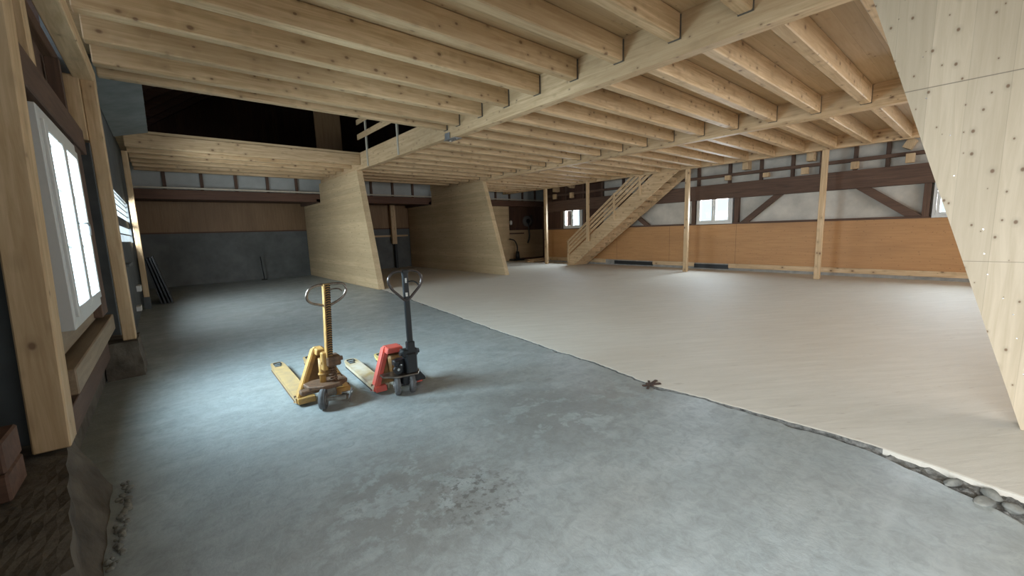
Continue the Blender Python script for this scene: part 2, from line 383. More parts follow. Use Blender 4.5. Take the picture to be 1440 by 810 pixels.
wall_x('wall_left', M_GREY, -.80, -.56, 7.5, 19.7, -.1, 5.2, [GR])
# right wall: footing, plywood, film, brown boards
RW = [(12.84, 14.02, 1.70, 2.85), (6.03, 7.30, 1.68, 2.92), (-.15, 1.08, 1.66, 2.62), (-4.6, -3.4, 1.7, 2.8)]
wall_x('wall_right', M_FILM, 15.58, 15.72, -7.8, 11.7, 1.60, 4.4, RW)
wall_x('wall_right', W_DARK, 15.58, 15.72, 11.7, 15.4, 1.60, 4.4, RW)
wall_x('wall_right', W_PLY, 15.48, 15.60, -7.8, 15.4, .24, 1.66, [])
sbox('wall_right', M_EARTH, 15.47, 15.72, -7.8, 15.4, -.1, .24)
sbox('baseboard_right', W_Y, 15.43, 15.49, -7.8, 6.1, .10, .25)
sbox('baseboard_right', W_Y, 15.43, 15.49, 7.35, 9.1, .10, .25)
sbox('baseboard_right', W_Y, 15.43, 15.49, 11.5, 15.4, .08, .25)
sbox('trim_1', W_OLD, 15.44, 15.60, -7.8, 15.4, 1.655, 1.72)
sbox('wall_right', W_DARKX, 15.48, 17.6, 15.4, 15.5, 0, 4.4)
sbox('wall_right', W_DARK, 17.5, 17.62, 15.4, 19.9, -.1, 4.4)
# rear (behind camera), openings added for the fill lamps
sbox('wall_rear', W_PLYB, -1.25, 1.5, -7.9, -7.7, 0, 3.9)
sbox('wall_rear', W_PLYB, 4.5, 5.4, -7.9, -7.7, 0, 3.9)
sbox('wall_rear', W_PLYB, 1.5, 4.5, -7.9, -7.7, 3.2, 3.9)
sbox('wall_rear', W_PLYB, 12.8, 15.7, -7.9, -7.7, 0, 3.9)
sbox('wall_rear', W_PLYB, 5.2, 12.8, -7.9, -7.7, 3.6, 3.9)
# back wall
BY = 19.55
sbox('wall_back', M_CONCD, -.7, 14.9, BY, BY+.3, -.1, 1.97)
sbox('wall_back', W_PLYB, -.7, 14.9, BY+.03, BY+.25, 1.97, 3.1)
sbox('trim_2', W_OLDX, -.6, 10, BY-.02, BY+.04, 1.94, 1.99)
sbox('wall_back', W_PLANK, 14.4, 17.6, 17.62, 17.75, -.1, 1.70)
sbox('wall_back', W_DARKX, 14.4, 17.6, 17.64, 17.75, 1.70, 3.3)
sbox('wall_back', W_CLTH, 12.6, 14.78, 17.50, 17.62, 0, 3.08)
sbox('baseboard_back', W_OLDX, 14.78, 17.5, 17.56, 17.62, 0, .1)
# grey upper strip above the back beam
sbox('wall_back', M_FILMG, -.6, 17.5, 17.42, 17.5, 3.3, 4.4)
# roof above the opening: gable boards and the two slopes
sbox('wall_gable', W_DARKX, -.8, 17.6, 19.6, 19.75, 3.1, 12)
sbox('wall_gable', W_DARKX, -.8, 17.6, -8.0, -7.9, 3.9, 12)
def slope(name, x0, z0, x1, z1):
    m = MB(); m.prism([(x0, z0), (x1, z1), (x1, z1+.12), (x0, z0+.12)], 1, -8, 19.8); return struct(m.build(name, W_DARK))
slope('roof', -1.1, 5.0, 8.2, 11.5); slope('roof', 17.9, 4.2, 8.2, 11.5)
k = 0
for y in [8.3+1.05*i for i in range(11)]:
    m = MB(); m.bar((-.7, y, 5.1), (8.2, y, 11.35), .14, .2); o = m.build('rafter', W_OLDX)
    tag(o, 'dark brown roof rafter above the ceiling opening, %s from the front' % ORD[k], 'rafter', 'roof rafters above the opening'); k += 1
# ------------------------------------------------------------------ upper floor (ceiling) in three bays
D1, D2, D3 = 4.13, 4.02, 3.93
OY0, OY1 = 7.93, 12.86
sbox('ceiling', W_DECK, -.7, 4.95, -7.8, OY0, D1, D1+.06)
sbox('ceiling', W_DECK, -.7, 4.95, OY1, 17.45, D1, D1+.06)
sbox('ceiling', W_DECK, 5.08, 9.85, -7.8, 17.45, D2, D2+.06)
sbox('ceiling', W_DECK, 9.98, 14.35, -7.8, 17.45, D3, D3+.06)
sbox('ceiling', W_DARKX, 14.3, 17.6, -7.8, 19.6, 4.4, 4.46)
sbox('ceiling', W_OLDX, -.6, 17.5, 17.45, 19.6, 3.12, 3.2)
sbox('ceiling', W_OLDX, -.6, 17.5, 17.45, 19.6, 4.4, 4.46)

def main_beam(name, x0, x1, z0, z1, y0, y1, label):
    return tag(MB().box(x0, x1, y0, y1, z0, z1, .006).build(name, W_Y), label, 'beam', 'long main beams under the upper floor')
main_beam('main_beam', 4.93, 5.10, 3.66, 4.16, -7.7, 7.86, 'pale spruce main beam running from top centre down to the wall panel beside the opening')
main_beam('main_beam', 4.94, 5.09, 3.69, 4.19, 7.875, 17.1, 'bright spruce edge beam along the right side of the dark ceiling opening')
main_beam('main_beam', 9.83, 10.0, 3.62, 4.04, -7.7, 17.3, 'pale spruce main beam crossing above the middle of the beige floor')
main_beam('main_beam', 14.22, 14.37, 3.61, 3.99, -7.7, 17.3, 'pale spruce edge beam carried on the slim posts along the right wall')
# steel connector at the beam joint
c = empty('beam_connector', (4.97, 7.72, 3.64))
MB().box(-.06, .14, -.20, .22, 0, .012, .003).build('plate', M_METAL, c)
MB().box(-.065, -.05, -.03, .16, .012, .14, .003).build('flange', M_METAL, c)
for yy in (-.14, -.02, .1):
    MB().cyl((.04, yy, -.018), (.04, yy, .0), .014, n=8).build('bolt', M_CHROME, c)
tag(c, 'small galvanised connector plate under the main beam at the corner of the opening', 'connector')

def joist(x0, x1, y, z0, z1, label, group, wd=.15, hang=0, chamf=.012):
    o = MB().box(x0, x1, y-wd/2, y+wd/2, z0, z1-.005, chamf).build('joist', W_X)
    tag(o, label, 'joist', group)
    if hang:
        MB().box(x1+.001, x1+.014, y-wd/2-.006, y+wd/2+.002, z0-.006, z1-.02).build('hanger_shade', M_HANG_SHADE, o)  # thin dark strip standing in for the shadow around the joist end
    return o
n = 0; Y1 = [7.87-.02, 7.37, 6.59, 5.80, 5.02, 4.235, 3.45, 2.665, 1.88, 1.09, .3, -.5]
for y in Y1:
    joist(-.40, 4.912, y, 3.84, D1, ('spruce trimmer joist along the near side of the ceiling opening' if n == 0 else 'spruce joist in the left ceiling bay, %s in front of the opening trimmer' % ORD[n-1]), 'left bay joists in front of the opening', hang=1, wd=.15 if n else .13); n += 1
for n, y in enumerate([12.93, 13.72, 14.5, 15.28, 16.06, 16.84]):
    joist(-.40, 4.93, y, 3.82, D1, ('spruce trimmer joist along the far side of the ceiling opening' if n == 0 else 'spruce joist beyond the ceiling opening, %s behind its far trimmer' % ORD[n-1]), 'left bay joists beyond the opening')
for n in range(21):
    y = .93+.735*n
    joist(5.105, 9.812, y, 3.705, D2, 'spruce joist in the middle ceiling bay, %s from the leaning panel at right' % (ORD[n] if n < 20 else 'furthest'), 'middle bay joists', hang=1)
for n in range(2):
    y = .93-.735*(n+1)
    joist(5.105, 9.812, y, 3.705, D2, 'spruce joist in the middle ceiling bay, hidden %s behind the leaning panel at right' % ORD[n], 'middle bay joists behind the panel')
for n in range(22):
    y = .82+.735*n
    joist(10.005, 14.215, y, 3.62, D3, 'spruce joist in the right ceiling bay, %s from the leaning panel at right' % (ORD[n] if n < 20 else ('furthest but one' if n == 20 else 'furthest')), 'right bay joists')
for n in range(2):
    y = .82-.735*(n+1)
    joist(10.005, 14.215, y, 3.62, D3, 'spruce joist in the right ceiling bay, hidden %s behind the leaning panel at right' % ORD[n], 'right bay joists behind the panel')

# ------------------------------------------------------------------ tapered wall panels
def clt(name, pts, x0, x1, mat, label):
    o = MB().prism(pts, 0, x0, x1).build(name, mat); tag(o, label, 'wall panel', 'tapered timber wall panels'); return o
clt('wall_panel', [(12.0, .008), (19.5, .008), (19.5, 3.10), (17.08, 3.10), (17.08, 3.685), (13.05, 3.685)], 4.86, 5.04, W_CLTH, 'pale timber wall panel with slanted edge under the corner of the ceiling opening')
clt('wall_panel', [(11.83, .008), (19.5, .008), (19.5, 3.08), (17.08, 3.08), (17.08, 3.615), (13.08, 3.615)], 9.74, 9.92, W_CLTH, 'tan timber wall panel with slanted edge in the middle distance, behind the black truck')
p3 = clt('wall_panel', [(-.27, .008), (.88, 3.655), (-7.5, 3.655), (-7.5, .008)], 4.88, 5.06, W_CLT, 'large knotty pale timber panel with slanted edge filling the right of the view')
for z in (.45, .72, .9, 1.02, 1.2, 1.36, 1.55, 1.98, 2.3, 2.62, 2.95, 3.3):
    y = -.27+1.15*z/3.65-.14-.03*math.sin(z*9)
    MB().cyl((4.8775, y, z), (4.882, y, z), .0045, .005, 8).build('screw', M_CHROME, p3)

# ------------------------------------------------------------------ right side posts and wall timbers
for (y, z0, lab) in ((3.2, .008, 'pale square post nearest the camera along the right wall'), (7.12, .008, 'pale square post right of the staircase top, left of the wide window'), (14.15, .008, 'pale square post left of the small far window, beside stacked boards')):
    tag(MB().box(14.235, 14.355, y-.07, y+.07, z0, 3.61, .006).build('post', W_Z), lab, 'post', 'slim posts under the edge beam')
tag(MB().box(14.13, 14.225, 11.42, 11.54, 1.12, 3.9, .005).build('hanger_post', W_Z), 'pale post standing on the stair string midway up the staircase', 'post')
def old(name, p, q, wd, h, mat, lab, cat='timber', up=(0, 0, 1), group=None):
    return tag(MB().bar(p, q, wd, h, up, .006).build(name, mat), lab, cat, group)
old('tie_beam', (15.42, -7.6, 2.82), (15.42, 15.3, 2.82), .2, .52, W_OLD, 'thick dark brown beam running the length of the right wall above the film', 'beam')
old('wall_rail', (15.44, -7.6, 3.37), (15.44, 15.3, 3.37), .12, .10, W_OLD, 'thin dark brown rail above the thick beam on the right wall', 'rail')
for ya, yb, hw, lab in ((5.60, 4.62, .13, 'just right of the wide window'), (1.42, 2.50, .17, 'close to the leaning panel at right'), (9.35, 10.4, .13, 'under the staircase'), (12.5, 11.65, .12, 'hidden by the stair railing, right of the far window')):
    m = MB(); m.prism([(ya-hw, 1.722), (ya+hw, 1.722), (yb+hw, 2.558), (yb-hw, 2.558)], 0, 15.34, 15.47, bev=.006)
    tag(m.build('brace', W_OLD), 'dark slanted brace '+lab, 'brace', 'slanted braces of the right wall')
for y, lab in ((5.90, 'right of the wide window'), (7.42, 'left of the wide window'), (1.2, 'beside the window half hidden by the leaning panel'), (12.7, 'right of the far window'), (14.15, 'left of the far window')):
    tag(MB().box(15.40, 15.58, y-.07, y+.07, 1.7, 2.62, .004).build('wall_stud', W_OLDZ), 'short dark brown stud standing %s' % lab, 'stud', 'studs beside the right wall windows')
for n, y in enumerate([2.05, 2.75, 3.55, 4.3, 5.2, 6.2, 7.3, 8.4, 9.5, 10.6, 11.7, 12.8, 13.9, 14.9]):
    tag(MB().box(15.46, 15.58, y-.045, y+.045, 3.06, 4.4, .004).build('wall_stud', W_OLDZ), 'thin dark upright above the thick right wall beam, %s from the leaning panel' % ORD[n], 'stud', 'thin uprights above the right wall beam')
for n, (y, z, h, t, lab) in enumerate(((3.80, 3.62, .26, 0, 'upper block just left of the nearest post'), (3.92, 3.21, .2, 0, 'lower block just left of the nearest post'), (2.72, 3.21, .2, 0, 'lower block right of the nearest post'), (1.58, 3.24, .24, 0, 'lower block closest to the leaning panel'), (1.62, 3.62, .26, .5, 'tilted upper block closest to the leaning panel'),
        (6.18, 3.26, .16, 0, 'block above the wide window'), (4.98, 3.22, .14, 0, 'small lower block right of the wide window'), (5.62, 3.62, .3, 0, 'tall block right of the wide window'), (14.5, 3.30, .24, 0, 'lower block left of the far window'), (14.49, 3.74, .4, 0, 'tall block left of the far window'), (13.45, 3.8, .3, .4, 'tilted block above the far window'), (13.37, 3.28, .26, 0, 'lower block above the far window'))):
    o = MB().box(-.07, .268 if z > 3.5 else .068, -.09, .09, -h/2, h/2, .004).build('timber_block', W_Z); o.location = (15.31, y, z); o.rotation_euler = (t, 0, 0)
    tag(o, 'pale new timber '+lab+' on the right wall', 'block', 'pale packing blocks on the right wall')
for y0, y1, lab in ((6.1, 7.35, 'right of the stair post'), (9.1, 11.0, 'under the staircase')):
    tag(MB().box(15.44, 15.475, y0, y1, .05, .20).build('vent_recess', M_BLACK), 'long black low vent slot at the wall foot '+lab, 'vent', 'vent slots along the right wall foot')

# ------------------------------------------------------------------ windows
def win_right(idx, y0, y1, z0, z1):
    w_ = empty('window_%d' % idx, (15.5, (y0+y1)/2, z0)); struct(w_)
    hw, h = (y1-y0)/2, z1-z0
    m = MB(); t = .07
    m.box(-.10, .09, -hw, -hw+t, 0, h, .004); m.box(-.10, .09, hw-t, hw, 0, h, .004); m.box(-.10, .09, -hw+t, hw-t, 0, t, .004); m.box(-.10, .09, -hw+t, hw-t, h-t, h, .004)
    m.build('window_frame', M_WHITE, w_)
    for s in (-1, 1):
        a, b = sorted((s*.004, s*(hw-t-.004))); f = .07
        m = MB(); m.box(-.12, -.04, a, a+f, t, h-t, .004); m.box(-.12, -.04, b-f, b, t, h-t, .004); m.box(-.12, -.04, a+f, b-f, t, t+f, .004); m.box(-.12, -.04, a+f, b-f, h-t-f, h-t, .004)
        sh = m.build('sash', M_WHITE, w_)
        MB().box(-.08, -.074, a+f, b-f, t+f, h-t-f).build('pane', M_GLASS, sh)
    m = MB(); m.box(-.16, -.12, -.012, .012, h/2-.03, h/2+.02); m.box(-.175, -.155, -.012, .012, h/2-.12, h/2+.01)
    m.build('window_handle', M_METAL, w_)
for i, (y0, y1, z0, z1) in enumerate(RW): win_right(i+3, y0, y1, z0, z1)
# large left window
y0, y1, z0, z1 = WIN1
w1 = empty('window_1', (-.6, y0, z0)); struct(w1)
L_, H_ = y1-y0, z1-z0
m = MB(); t = .085
m.box(-.16, .05, 0, t, 0, H_, .005); m.box(-.16, .05, L_-t, L_, 0, H_, .005); m.box(-.16, .05, t, L_-t, 0, t+.01, .005); m.box(-.16, .05, t, L_-t, H_-t, H_, .005)
m.build('window_frame', M_WHITE, w1)
for (a, b) in ((t+.004, L_/2-.003), (L_/2+.003, L_-t-.004)):
    f = .075
    m = MB(); m.box(-.06, .07, a, a+f, t, H_-t, .006); m.box(-.06, .07, b-f, b, t, H_-t, .006); m.box(-.06, .07, a+f, b-f, t+.01, t+f, .006); m.box(-.06, .07, a+f, b-f, H_-t-f, H_-t, .006)
    sh = m.build('sash', M_WHITE, w1)
    MB().box(-.004, .002, a+f, b-f, t+f, H_-t-f).build('pane', M_GLASS, sh)
    m = MB()
    for zz in (.52, .98): m.box(-.012, .012, a+f, b-f, t+zz-.012, t+zz+.012)
    m.build('glazing_bar', M_WHITE, sh)
MB().tube(spline([(.075, L_/2-.02, .80), (.11, L_/2-.02, .80), (.125, L_/2+.0, .80), (.128, L_/2+.06, .78), (.125, L_/2+.075, .70)], 6), .010, 8).build('window_handle', M_METAL, w1)
# barred opening in the left wall
gy0, gy1, gz0, gz1 = GR
w2 = empty('window_2', (-.6, gy0, gz0)); struct(w2); L_, H_ = gy1-gy0, gz1-gz0
m = MB()
m.box(-.02, .02, 0, L_, .36, .50)
m.box(-.05, .045, 0, .05, 0, H_); m.box(-.05, .045, L_-.05, L_, 0, H_)
m.build('window_frame', M_GREY, w2)
m = MB()
for zz in (.0, .17, .34, .50, .62, .74, .86, .95): m.box(-.006, .006, .05, L_-.05, zz, zz+.022)
yy = .2
while yy < L_: m.box(-.005, .005, yy, yy+.05, 0, H_); yy += .26
m.build('bars', M_GREY, w2)

# ------------------------------------------------------------------ left wall timbers
o = MB().bar((-.665, 3.79, .385), (-.585, 3.79, 3.52), .165, .22, (0, 1, 0), .008).build('wall_post', W_Z); tag(o, 'broad pale timber post nearest the camera at the left frame edge', 'post', 'posts of the left wall')
o = MB().box(-.51, -.385, 6.95, 7.14, .44, 3.56, .008).build('wall_post', W_Z); tag(o, 'pale timber post standing on the concrete plinth beyond the tall left window', 'post', 'posts of the left wall')
MB().box(-.64, -.512, 6.9, 7.1, 2.85, 3.56, .006).build('side_block', W_Z, o)
o = MB().box(-.50, -.39, 13.62, 13.8, .3, 3.84, .008).build('wall_post', W_Z); tag(o, 'pale timber post beyond the barred opening, beside the leaning dark sheet', 'post', 'posts of the left wall')
MB().box(-.515, -.385, 13.6, 13.82, .0, .3, .004).build('post_foot', M_GREY, o)
tag(MB().box(-.56, -.39, -7.6, 7.3, 3.53, 3.72, .008).build('wall_plate', W_Y), 'pale timber plate along the left wall carrying the joist ends', 'beam')
tag(MB().box(-.66, -.55, 3.9, 6.95, 2.68, 2.95, .008).build('lintel', W_OLD), 'dark brown beam above the tall left window', 'beam')
tag(MB().box(-.69, -.56, 4.55, 4.72, 2.96, 3.5, .006).build('cripple_stud', W_Z), 'short pale stud above the tall left window, near the front post', 'stud', 'short studs above the left window')
tag(MB().box(-.68, -.58, 6.2, 6.3, 2.96, 3.5, .004).build('cripple_stud', W_OLDZ), 'short dark stud above the far end of the tall left window', 'stud', 'short studs above the left window')
tag(MB().box(-.69, -.56, 6.05, 6.5, .88, 2.66, .006).build('wall_stud', W_OLDZ), 'dark brown upright between the tall left window and the plinth post', 'stud')
tag(MB().box(-.69, -.54, 3.95, 6.74, .64, .82, .008).build('sill_beam', W_WEAT), 'grey-brown timber sill beam below the tall left window', 'beam')
tag(MB().box(-.697, -.62, 4.05, 6.7, .30, .5, .006).build('low_plank', W_OLD), 'dark plank low on the left wall below the sill beam', 'plank')
tag(MB().box(-.69, -.63, 4.0, 6.9, .86, 1.02, .004).build('apron_board', W_WEAT), 'tan board between the tall left window and its sill beam', 'board')
# plinth and curb
def hull(name, pts, mat, lab, cat, sub=0, amp=0):
    m = MB(); n = len(pts)//2
    m._add([Vector(p) for p in pts], [tuple(range(n))[::-1], tuple(range(n, 2*n))]+[(i, (i+1) % n, n+(i+1) % n, n+i) for i in range(n)])
    if sub:
        bmesh.ops.triangulate(m.bm, faces=m.bm.faces[:])
        for _ in range(sub): bmesh.ops.subdivide_edges(m.bm, edges=m.bm.edges[:], cuts=1, use_grid_fill=True)
        for v in m.bm.verts:
            c = v.co; v.co = c+Vector((math.sin(c.y*19+c.z*23), math.sin(c.x*21+c.z*17), math.sin(c.x*18+c.y*22)*(1 if c.z > .05 else 0)))*amp*.7
    return tag(m.build(name, mat), lab, cat)
hull('plinth', [(-.685, 6.76, 0), (-.34, 6.80, 0), (-.34, 7.48, 0), (-.685, 7.48, 0), (-.685, 6.80, .44), (-.37, 6.83, .44), (-.37, 7.46, .44), (-.685, 7.46, .44)], M_CURB, 'grey concrete plinth under the second timber post on the left', 'plinth', 3, .006)
cb = hull('curb', [(-1.01, 1.80, 0), (-.40, 2.28, 0), (-.45, 3.80, 0), (-.56, 3.94, 0), (-1.01, 3.94, 0), (-1.01, 1.86, .36), (-.43, 2.34, .34), (-.60, 3.62, .36), (-.62, 3.92, .375), (-1.01, 3.92, .375)], M_CURB, 'dark rough masonry curb block in the lower left corner', 'curb', 4, .008)
m = MB()
rnd = random.Random(3)
for k in range(46):
    y = 2.78+k*.022; x = -.375+rnd.uniform(-.03, .03); r = rnd.uniform(.008, .022); mm = rock(r, k, (1, 1, .7))
    me = bpy.data.meshes.new('t'); mm.bm.to_mesh(me); mm.bm.free(); me.transform(Matrix.Translation((x, y, .006))); m.bm.from_mesh(me); bpy.data.meshes.remove(me)
o = m.build('crumbs', M_STONE); o['kind'] = 'stuff'; o['label'] = 'line of crumbled mortar on the floor along the foot of the dark curb'; o['category'] = 'rubble'
for (y0, z0, z1, lab) in ((3.1, .375, .52, 'lower weathered timber end lying behind the front post at the left frame edge'), (3.1, .525, .69, 'upper weathered timber end lying behind the front post at the left frame edge')):
    tag(MB().box(-1.01, -.72, y0, y0+.3, z0, z1, .01).build('timber_offcut', W_OLDX), lab, 'timber', 'timber ends on the curb')
# extra grey items between the plinth post and the third post
tag(MB().box(-.57, -.47, 9.6, 10.6, 1.24, 1.29, .003).build('shelf', M_CONCD), 'narrow grey shelf on the left wall below the barred opening', 'shelf')
tag(MB().box(-.57, -.48, 12.5, 12.9, .55, .68, .006).build('junction_box', M_PWHITE), 'white upper junction box low on the grey left wall', 'box', 'junction boxes on the left wall')
tag(MB().box(-.57, -.48, 11.4, 11.75, .24, .34, .006).build('junction_box', M_PWHITE), 'white lower junction box near the floor on the grey left wall', 'box', 'junction boxes on the left wall')
# leaning dark sheet, inner ones added to fill in the dark gap behind it, stick
for k, (dx, ang, yy, L_) in enumerate(((.05, -13, 14.25, 1.3), (-.02, -12.4, 14.3, 1.27), (-.10, -11.6, 14.28, 1.25), (-.18, -10.5, 14.32, 1.22))):
    o = MB().box(-.022, .012, 0, 1.3, 0, L_).build('sheet', M_DKBOARD); o.location = (dx, yy, .012); o.rotation_euler = (0, R(ang), 0)
    tag(o, 'dark sheet leaning left beyond the third post, '+('outermost', 'added gap shade, second in', 'added gap shade, third in', 'added gap shade, innermost')[k]+' of the stack', 'sheet', 'dark sheets leaning at the left wall')
st = empty('prop_stick', (3.02, 19.2, 0)); MB().cyl((0, 0, .03), (-.06, 0, .95), .02, n=10).build('shaft', M_BLACK, st); MB().cyl((0, 0, 0), (0, 0, .03), .12, .09, 16).build('foot', M_BLACK, st)
tag(st, 'thin dark upright stick on a round foot near the far left concrete wall', 'stick')
# ------------------------------------------------------------------ back wall beams, studs
tag(MB().box(-.56, 17.4, 17.1, 17.44, 3.0, 3.30, .01).build('back_beam', W_OLDX), 'dark brown horizontal beam crossing the back of the hall', 'beam')
tag(MB().box(-.56, 17.4, 17.04, 17.10, 3.32, 3.375, .004).build('back_batten', M_GALV), 'thin pale batten along the top of the dark back beam', 'batten')
x = .27; n = 0
while x < 17.3:
    if not (4.7 < x < 5.2 or 9.6 < x < 10.1):
        tag(MB().box(x-.045, x+.045, 17.34, 17.42, 3.33, 4.4).build('back_stud', W_OLDZ), 'dark narrow stud between grey panels above the back beam, %s from the left' % (ORD[n] if n < 20 else 'last'), 'stud', 'studs above the back beam'); n += 1
    x += .965
tag(MB().box(4.72, 4.86, 17.1, 19.5, 2.98, 3.12, .006).build('short_beam', W_OLD), 'dark short beam running back beside the first slanted panel', 'beam', 'short beams at the back')
tag(MB().box(9.60, 9.74, 17.1, 19.5, 2.98, 3.12, .006).build('short_beam', W_OLD), 'dark short beam running back beside the second slanted panel', 'beam', 'short beams at the back')
bp_ = MB().box(8.68, 8.92, 19.25, 19.4, 1.2, 3.1, .006).build('back_post', W_Z); tag(bp_, 'pale upright post seen between the two slanted panels at the back', 'post')
MB().box(8.80, 8.92, 19.27, 19.38, 0, 1.2, .004).build('post_foot', M_BLACK, bp_)
tag(MB().box(5.1, 9.6, 19.42, 19.5, 1.56, 1.64, .004).build('back_ledge', W_X), 'thin tan ledge along the wall between the two slanted panels', 'ledge')

# ------------------------------------------------------------------ upper floor rail and door panel in the opening
rl = empty('guard_rail', (4.95, 7.95, 4.13))
MB().box(-.035, .01, 4.28, 4.36, -.42, 1.0, .003).build('post', M_GALV, rl)
MB().box(-.035, .01, 2.22, 2.29, -.42, 1.0, .003).build('post', M_GALV, rl)
MB().box(-.065, -.035, .3, 4.9, .42, .58, .003).build('rail_board', W_Y, rl)
MB().box(-.065, -.035, .3, 4.9, .86, 1.0, .003).build('rail_board', W_Y, rl)
tag(rl, 'pale guard rail with uprights on the right edge of the ceiling opening', 'railing')
tag(MB().box(4.0, 4.78, 13.9, 13.96, 4.2, 6.2, .003).build('door_panel', W_PLYB), 'brown board panel standing on the upper floor behind the opening', 'panel')
# blue-grey soffit piece at the left of the opening
m = MB(); m.prism([(-.55, 4.0), (.04, 4.16), (.04, 4.22), (-.55, 4.06)], 1, 7.95, 12.85)
tag(m.build('soffit_panel', M_SOFFIT), 'blue-grey panel along the left side of the ceiling opening', 'panel')

# ------------------------------------------------------------------ staircase
S = empty('staircase', (14.3, 12.75, .008))
# local: +y up the flight is -Y world; build in world offsets
fy, ty = 12.75, 7.55; rise = 3.66
def sy(z): return fy-(fy-ty-.0)*(z/rise)
def off(p): return (p[0]-14.3, p[1]-12.75, p[2]-.008)
for xs in (14.30, 15.22):
    m = MB(); pts = [(12.74, .01), (12.42, .01), (7.50, 3.60), (7.50, 3.85), (8.15, 3.85), (12.74, .42)]
    m.prism([(a-12.75, b-.008) for a, b in pts], 0, xs-14.3, xs-14.3+.06, bev=.004); m.build('stringer', W_Y, S)
for k in range(17):
    z = .19+k*.205; yc = 12.70-(12.70-7.86)*(z-.1)/3.6
    MB().box(.06, .92, yc-.14-12.75, yc+.14-12.75, z-.02-.008, z+.02-.008, .003).build('tread', W_X, S)
    MB().box(.062, .918, yc-.145-12.75, yc-.12-12.75, z-.195, z-.03).build('riser', W_X, S)
slope_ = (3.85-.42)/(12.74-8.15)
def rail_z(y, h): return .42+(12.74-y)*slope_+h
NY = [12.72, 10.2, 9.02]
for y in NY:
    top = rail_z(y, .70) if y > 12 else min(rail_z(y, .74), 3.9)
    MB().box(-.05, .0, y-.045-12.75, y+.045-12.75, (0 if y > 12 else rail_z(y, -.35))-.008+.001, top-.008, .004).build('newel_post', W_Z, S)
for h in (.13, .31, .49, .67):
    ya = 12.74; yb = min(8.0, 12.74); yb = 12.74-(3.84-h-.42)/slope_
    m = MB(); m.bar(off((14.285, ya, rail_z(ya, h))), off((14.285, yb, rail_z(yb, h))), .03, .10, (0, 0, 1), .003); m.build('rail', W_Y, S)
tag(S, 'pale timber staircase with slatted side railing climbing right to the upper floor', 'staircase')

# ------------------------------------------------------------------ far corner: reel, hose, pump, boards
q = empty('hose_reel', (16.2, 17.655, 2.2))
MB().cyl((0, -.02, 0), (0, -.14, 0), .30, n=24).build('drum', M_METAL, q); MB().cyl((0, -.14, 0), (0, -.2, 0), .13, n=20).build('hub', M_BLACK, q)
MB().tube(spline([(.32+.05*math.cos(a), -.1, .34*math.sin(a)) for a in [R(d) for d in (-90, -45, 0, 45, 90)]], 5), .02, 8).build('side_hose', M_HOSE, q)
MB().tube(spline([(0, -.17, -.1), (.06, -.16, -.5), (.09, -.15, -.9), (-.04, -.15, -1.25)], 6), .045, 10).build('hanging_hose', M_HOSE, q)
tag(q, 'round grey hose reel with a hanging black hose on the dark far wall', 'hose reel')
q = empty('pump', (15.0, 17.25, .0))
MB().box(-.35, .45, -.2, .2, .02, .1, .01).build('base', M_BLACK, q); MB().cyl((.12, 0, .1), (.12, 0, .52), .13, .09, 16).build('body', M_BLACK, q)
MB().tube(spline([(.08, 0, .45), (.1, 0, .8), (-.08, 0, 1.12), (-.42, 0, 1.22)], 8), .035, 10).build('pump_hose', M_HOSE, q)
tag(q, 'black pump with a curved hose on the floor of the far corner', 'pump')
tag(rock(.09, 5, (.9, .6, 1.5)).build('wall_lamp', M_PWHITE), 'small white oval fitting on the dark far wall', 'lamp').location = (14.93, 17.52, 2.12)
tag(MB().box(14.85, 15.9, 17.52, 17.61, 1.48, 1.55, .004).build('wall_shelf', W_OLDX), 'short dark shelf on the pale far planks', 'shelf')
for k, (x, y, z, rz, L_, lab) in enumerate(((15.0, 15.7, .03, .2, 1.3, 'bottom board of the small pile by the far post'), (14.95, 15.55, .07, -.25, 1.2, 'second board of the small pile by the far post'), (15.05, 15.7, .11, .35, 1.1, 'third board of the small pile by the far post'), (14.95, 15.6, .15, -.05, 1.0, 'top board of the small pile by the far post'))):
    o = MB().box(-L_/2, L_/2, -.09, .09, -.018, .018, .003).build('loose_board', W_X if k % 2 else W_PLANK); o.location = (x, y, z); o.rotation_euler = (0, 0, rz)
    tag(o, 'pale '+lab, 'board', 'pile of loose boards by the far post')

